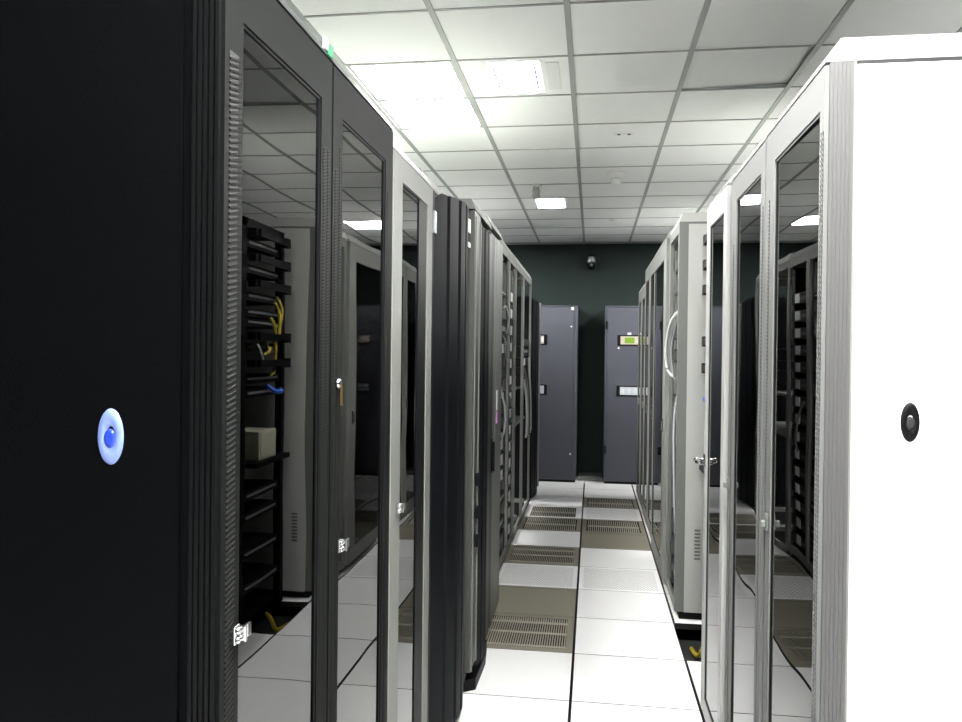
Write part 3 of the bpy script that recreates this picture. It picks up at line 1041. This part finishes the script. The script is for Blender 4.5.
cable([(0.545, 5.16, 1.90), (0.52, 5.18, 1.80), (0.505, 5.20, 1.66), (0.52, 5.18, 1.52), (0.545, 5.16, 1.46)], 0.008, 'cable_grey', 'inner grey cable loop in the open grey rack')
cable([(0.545, 5.15, 1.42), (0.525, 5.17, 1.2), (0.53, 5.16, 0.8), (0.54, 5.15, 0.5)], 0.007, 'cable_white', 'white cable running straight down the open grey rack')

# ---------- right row: far glass-door racks
for (a, b, xf, h, gm, label) in ((5.62, 6.72, 0.505, 2.47, (0.20, 0.07, 0.13), 'wide grey glass door rack on the right after the open cable rack'),
                                 (6.74, 7.43, 0.52, 2.49, (0.1, 0.1, 0.12), 'tall grey glass door rack far down the right row, nearer of its pair'),
                                 (7.45, 8.09, 0.52, 2.49, (0.1, 0.1, 0.12), 'tall grey glass door rack far down the right row, farther of its pair'),
                                 (8.11, 8.70, 0.525, 2.37, (0.1, 0.1, 0.12), 'shorter grey glass door rack at the end of the right row, nearer one'),
                                 (8.72, 9.30, 0.525, 2.37, (0.1, 0.1, 0.12), 'last short grey glass door rack beside the cooling unit')):
    R = Rack(a, b, xf, 1, h, label)
    R.carcass('grey_light', 'grey_light', d0=0.028)
    R.topcap('white_trim', 0.05, 0.025)
    d = R.glass_door(a + gm[0], b - gm[1], 0.16, h - gm[2], 0.06, h - 0.004, 'grey_light')
    R.swing_handle(a + gm[0] * 0.5, 1.15, d, 'chrome', 0.1)


# ------------------------------------------------------------------ cooling units at the end wall
def cooling_unit(x0, x1, label, mirror, upper, lower):
    """upper / lower: control strips (xa, xb, bezel xa, bezel xb)"""
    y0, y1, h = 10.15, 10.66, 2.265
    org = ((x0 + x1) / 2, (y0 + y1) / 2, 0)
    t = thing('cooling_unit', org, label, 'cooling unit', 'cooling units at the end wall')
    MB().box(x0, x1, y0 + 0.02, y1, 0.03, h).build('body', 'ac_dark', t, org, bevel=0.004)
    MB().box(x0 + 0.01, x1 - 0.01, y0 + 0.03, y1 - 0.02, 0.0, 0.03).build('plinth', 'black_plain', t, org)
    edge = 0.045
    a, b = (x0 + 0.004, x1 - edge) if not mirror else (x0 + edge * 0.6, x1 - 0.004)
    d = MB().box(a, b, y0, y0 + 0.02, 0.045, h - 0.012).build('front_door', 'ac_blue', t, org, bevel=0.004)
    e0, e1 = (x1 - edge + 0.006, x1 - 0.002) if not mirror else (x0 + 0.002, x0 + edge * 0.6 - 0.006)
    MB().box(e0, e1, y0 + 0.004, y0 + 0.02, 0.04, h - 0.005).build('edge_trim', 'ac_blue', t, org)
    MB().box(x0, x1, y0 - 0.004, y1, h, h + 0.014).build('top_trim', 'ac_blue', t, org)
    # control strips
    zc = 1.838
    c = MB().box(upper[0], upper[1], y0 - 0.008, y0, zc - 0.068, zc + 0.068).build('control_panel', 'black_plain', d, org, bevel=0.003)
    MB().box(upper[2], upper[3], y0 - 0.012, y0 - 0.008, zc - 0.052, zc + 0.05).build('panel_face', 'plastic_beige', d, org)
    if mirror:
        MB().box(0.404, 0.526, y0 - 0.014, y0 - 0.012, zc - 0.038, zc + 0.036).build('display', 'lcd_green', d, org)
        MB().box(0.44, 0.485, y0 - 0.006, y0, zc + 0.072, zc + 0.098).build('sticker', 'sticker_white', d, org)
        for k in range(3):
            MB().box(0.56 + k * 0.05, 0.595 + k * 0.05, y0 - 0.015, y0 - 0.012, zc - 0.03, zc - 0.005).build('button', 'plastic_white', d, org)
        for z in (2.03, 0.44):
            MB().box(x0 + 0.0, x0 + 0.03, y0 - 0.012, y0 + 0.003, z - 0.05, z + 0.05).build('hinge', 'black_plain', t, org)
        MB().lathe((0.33, y0, zc - 0.098), (0, -1, 0), [(0.014, 0), (0.012, 0.008)], 12).build('lock', 'sticker_white', d, org)
    else:
        MB().box(-0.652, -0.628, y0 - 0.014, y0 - 0.012, zc - 0.03, zc + 0.03).build('button', 'sticker_white', d, org)
        for (x, z, r) in ((-0.262, 2.238, 0.022), (-0.272, 2.01, 0.012), (-0.268, 0.37, 0.014)):
            MB().lathe((x, y0, z), (0, -1, 0), [(r, 0), (r * 0.8, 0.01)], 12).build('lock', 'sticker_white', d, org)
    zc = 1.193
    MB().box(lower[0], lower[1], y0 - 0.008, y0, zc - 0.066, zc + 0.066).build('control_panel', 'black_plain', d, org, bevel=0.003)
    MB().box(lower[2], lower[3], y0 - 0.012, y0 - 0.008, zc - 0.05, zc + 0.05).build('display', 'lcd_white', d, org)
    for k in range(5):
        xx = lower[2] + 0.02 + k * (lower[3] - lower[2] - 0.04) / 5
        MB().box(xx, xx + 0.035, y0 - 0.014, y0 - 0.012, zc - 0.028, zc + 0.028).build('button', 'plastic_white', d, org)
    return t


cooling_unit(-1.35, -0.192, 'blue grey cooling unit at the end wall, left of the dark gap', False, (-1.02, -0.582, -0.98, -0.622), (-1.02, -0.578, -0.98, -0.615))
cooling_unit(0.158, 1.32, 'blue grey cooling unit with lime green display, right of the dark gap', True, (0.312, 0.80, 0.352, 0.78), (0.308, 0.80, 0.352, 0.78))
# pale kerb on the floor between them
tag(MB().box(-0.17, 0.14, 10.35, 10.69, 0.0, 0.06).build('floor_box', 'grey_mid', None, (0, 10.5, 0), bevel=0.008), 'low grey box on the floor in the gap between cooling units', 'box')

# ------------------------------------------------------------------ security camera on the end wall
o_ = (-0.03, 10.70, 2.80)
t = thing('security_camera', (-0.03, 10.695, 2.80), 'small dark dome security camera mounted high on the end wall', 'camera')
MB().box(-0.065, 0.01, 10.66, 10.698, 2.83, 2.93).build('bracket', 'black_plain', t, (-0.03, 10.695, 2.80), bevel=0.005)
MB().lathe((-0.028, 10.60, 2.885), (0, 0, -1), [(0.02, -0.01), (0.05, 0.0), (0.056, 0.05), (0.056, 0.075)], 20).build('housing', 'silver_front', t, (-0.03, 10.695, 2.80), smooth=True)
MB().lathe((-0.028, 10.60, 2.81), (0, 0, -1), [(0.058, 0.0), (0.058, 0.03), (0.045, 0.075), (0.02, 0.098)], 20).build('dome', 'black_plain', t, (-0.03, 10.695, 2.80), smooth=True)
MB().lathe((-0.028, 10.545, 2.775), (0, -1, 0), [(0.018, 0.0), (0.018, 0.012), (0.010, 0.016)], 14).build('lens', 'cable_grey', t, (-0.03, 10.695, 2.80), smooth=True)
MB().tube([(-0.06, 10.69, 2.92), (-0.06, 10.69, 3.085)], 0.007).build('cable', 'cable_black', t, (-0.03, 10.695, 2.80))

t.location.z += 0.07

# ------------------------------------------------------------------ ceiling devices
t = thing('smoke_detector', (0.175, 6.65, CEIL), 'white smoke detector with domed base on a ceiling tile', 'smoke detector')
MB().lathe((0, 0, 0), (0, 0, -1), [(0.085, 0), (0.08, 0.02), (0.055, 0.04), (0.045, 0.045)], 24).build('base', 'white_coat', t, smooth=True)
MB().lathe((0, 0, 0), (0, 0, -1), [(0.04, 0.045), (0.04, 0.075), (0.034, 0.10)], 20).build('sensor', 'white_coat', t, smooth=True)
t = thing('gas_nozzle', (-0.52, 7.06, CEIL), 'pale grey gas nozzle hanging from the ceiling, left of the smoke detector', 'nozzle')
MB().lathe((0, 0, 0), (0, 0, -1), [(0.055, 0), (0.05, 0.012), (0.028, 0.02)], 20).build('rose', 'white_coat', t, smooth=True)
MB().lathe((0, 0, 0), (0, 0, -1), [(0.026, 0.02), (0.026, 0.04), (0.034, 0.045), (0.034, 0.115), (0.026, 0.125)], 20).build('head', 'grey_side', t, smooth=True)
t = thing('sprinkler_plate', (0.196, 5.49, CEIL), 'tiny ceiling plate with two dark holes nearest the camera', 'plate')
MB().box(-0.07, 0.07, -0.025, 0.025, -0.003, 0.0).build('plate', 'ceiling_tile', t)
for xx in (-0.035, 0.035):
    MB().lathe((xx, 0, -0.003), (0, 0, -1), [(0.013, 0), (0.010, 0.004)], 12).build('hole', 'dark_cap', t)
t = thing('ceiling_sensor', (0.22, 8.9, CEIL), 'small flat ceiling sensor near the end wall', 'sensor')
MB().lathe((0, 0, 0), (0, 0, -1), [(0.06, 0), (0.05, 0.015), (0.02, 0.025)], 20).build('cover', 'white_coat', t, smooth=True)
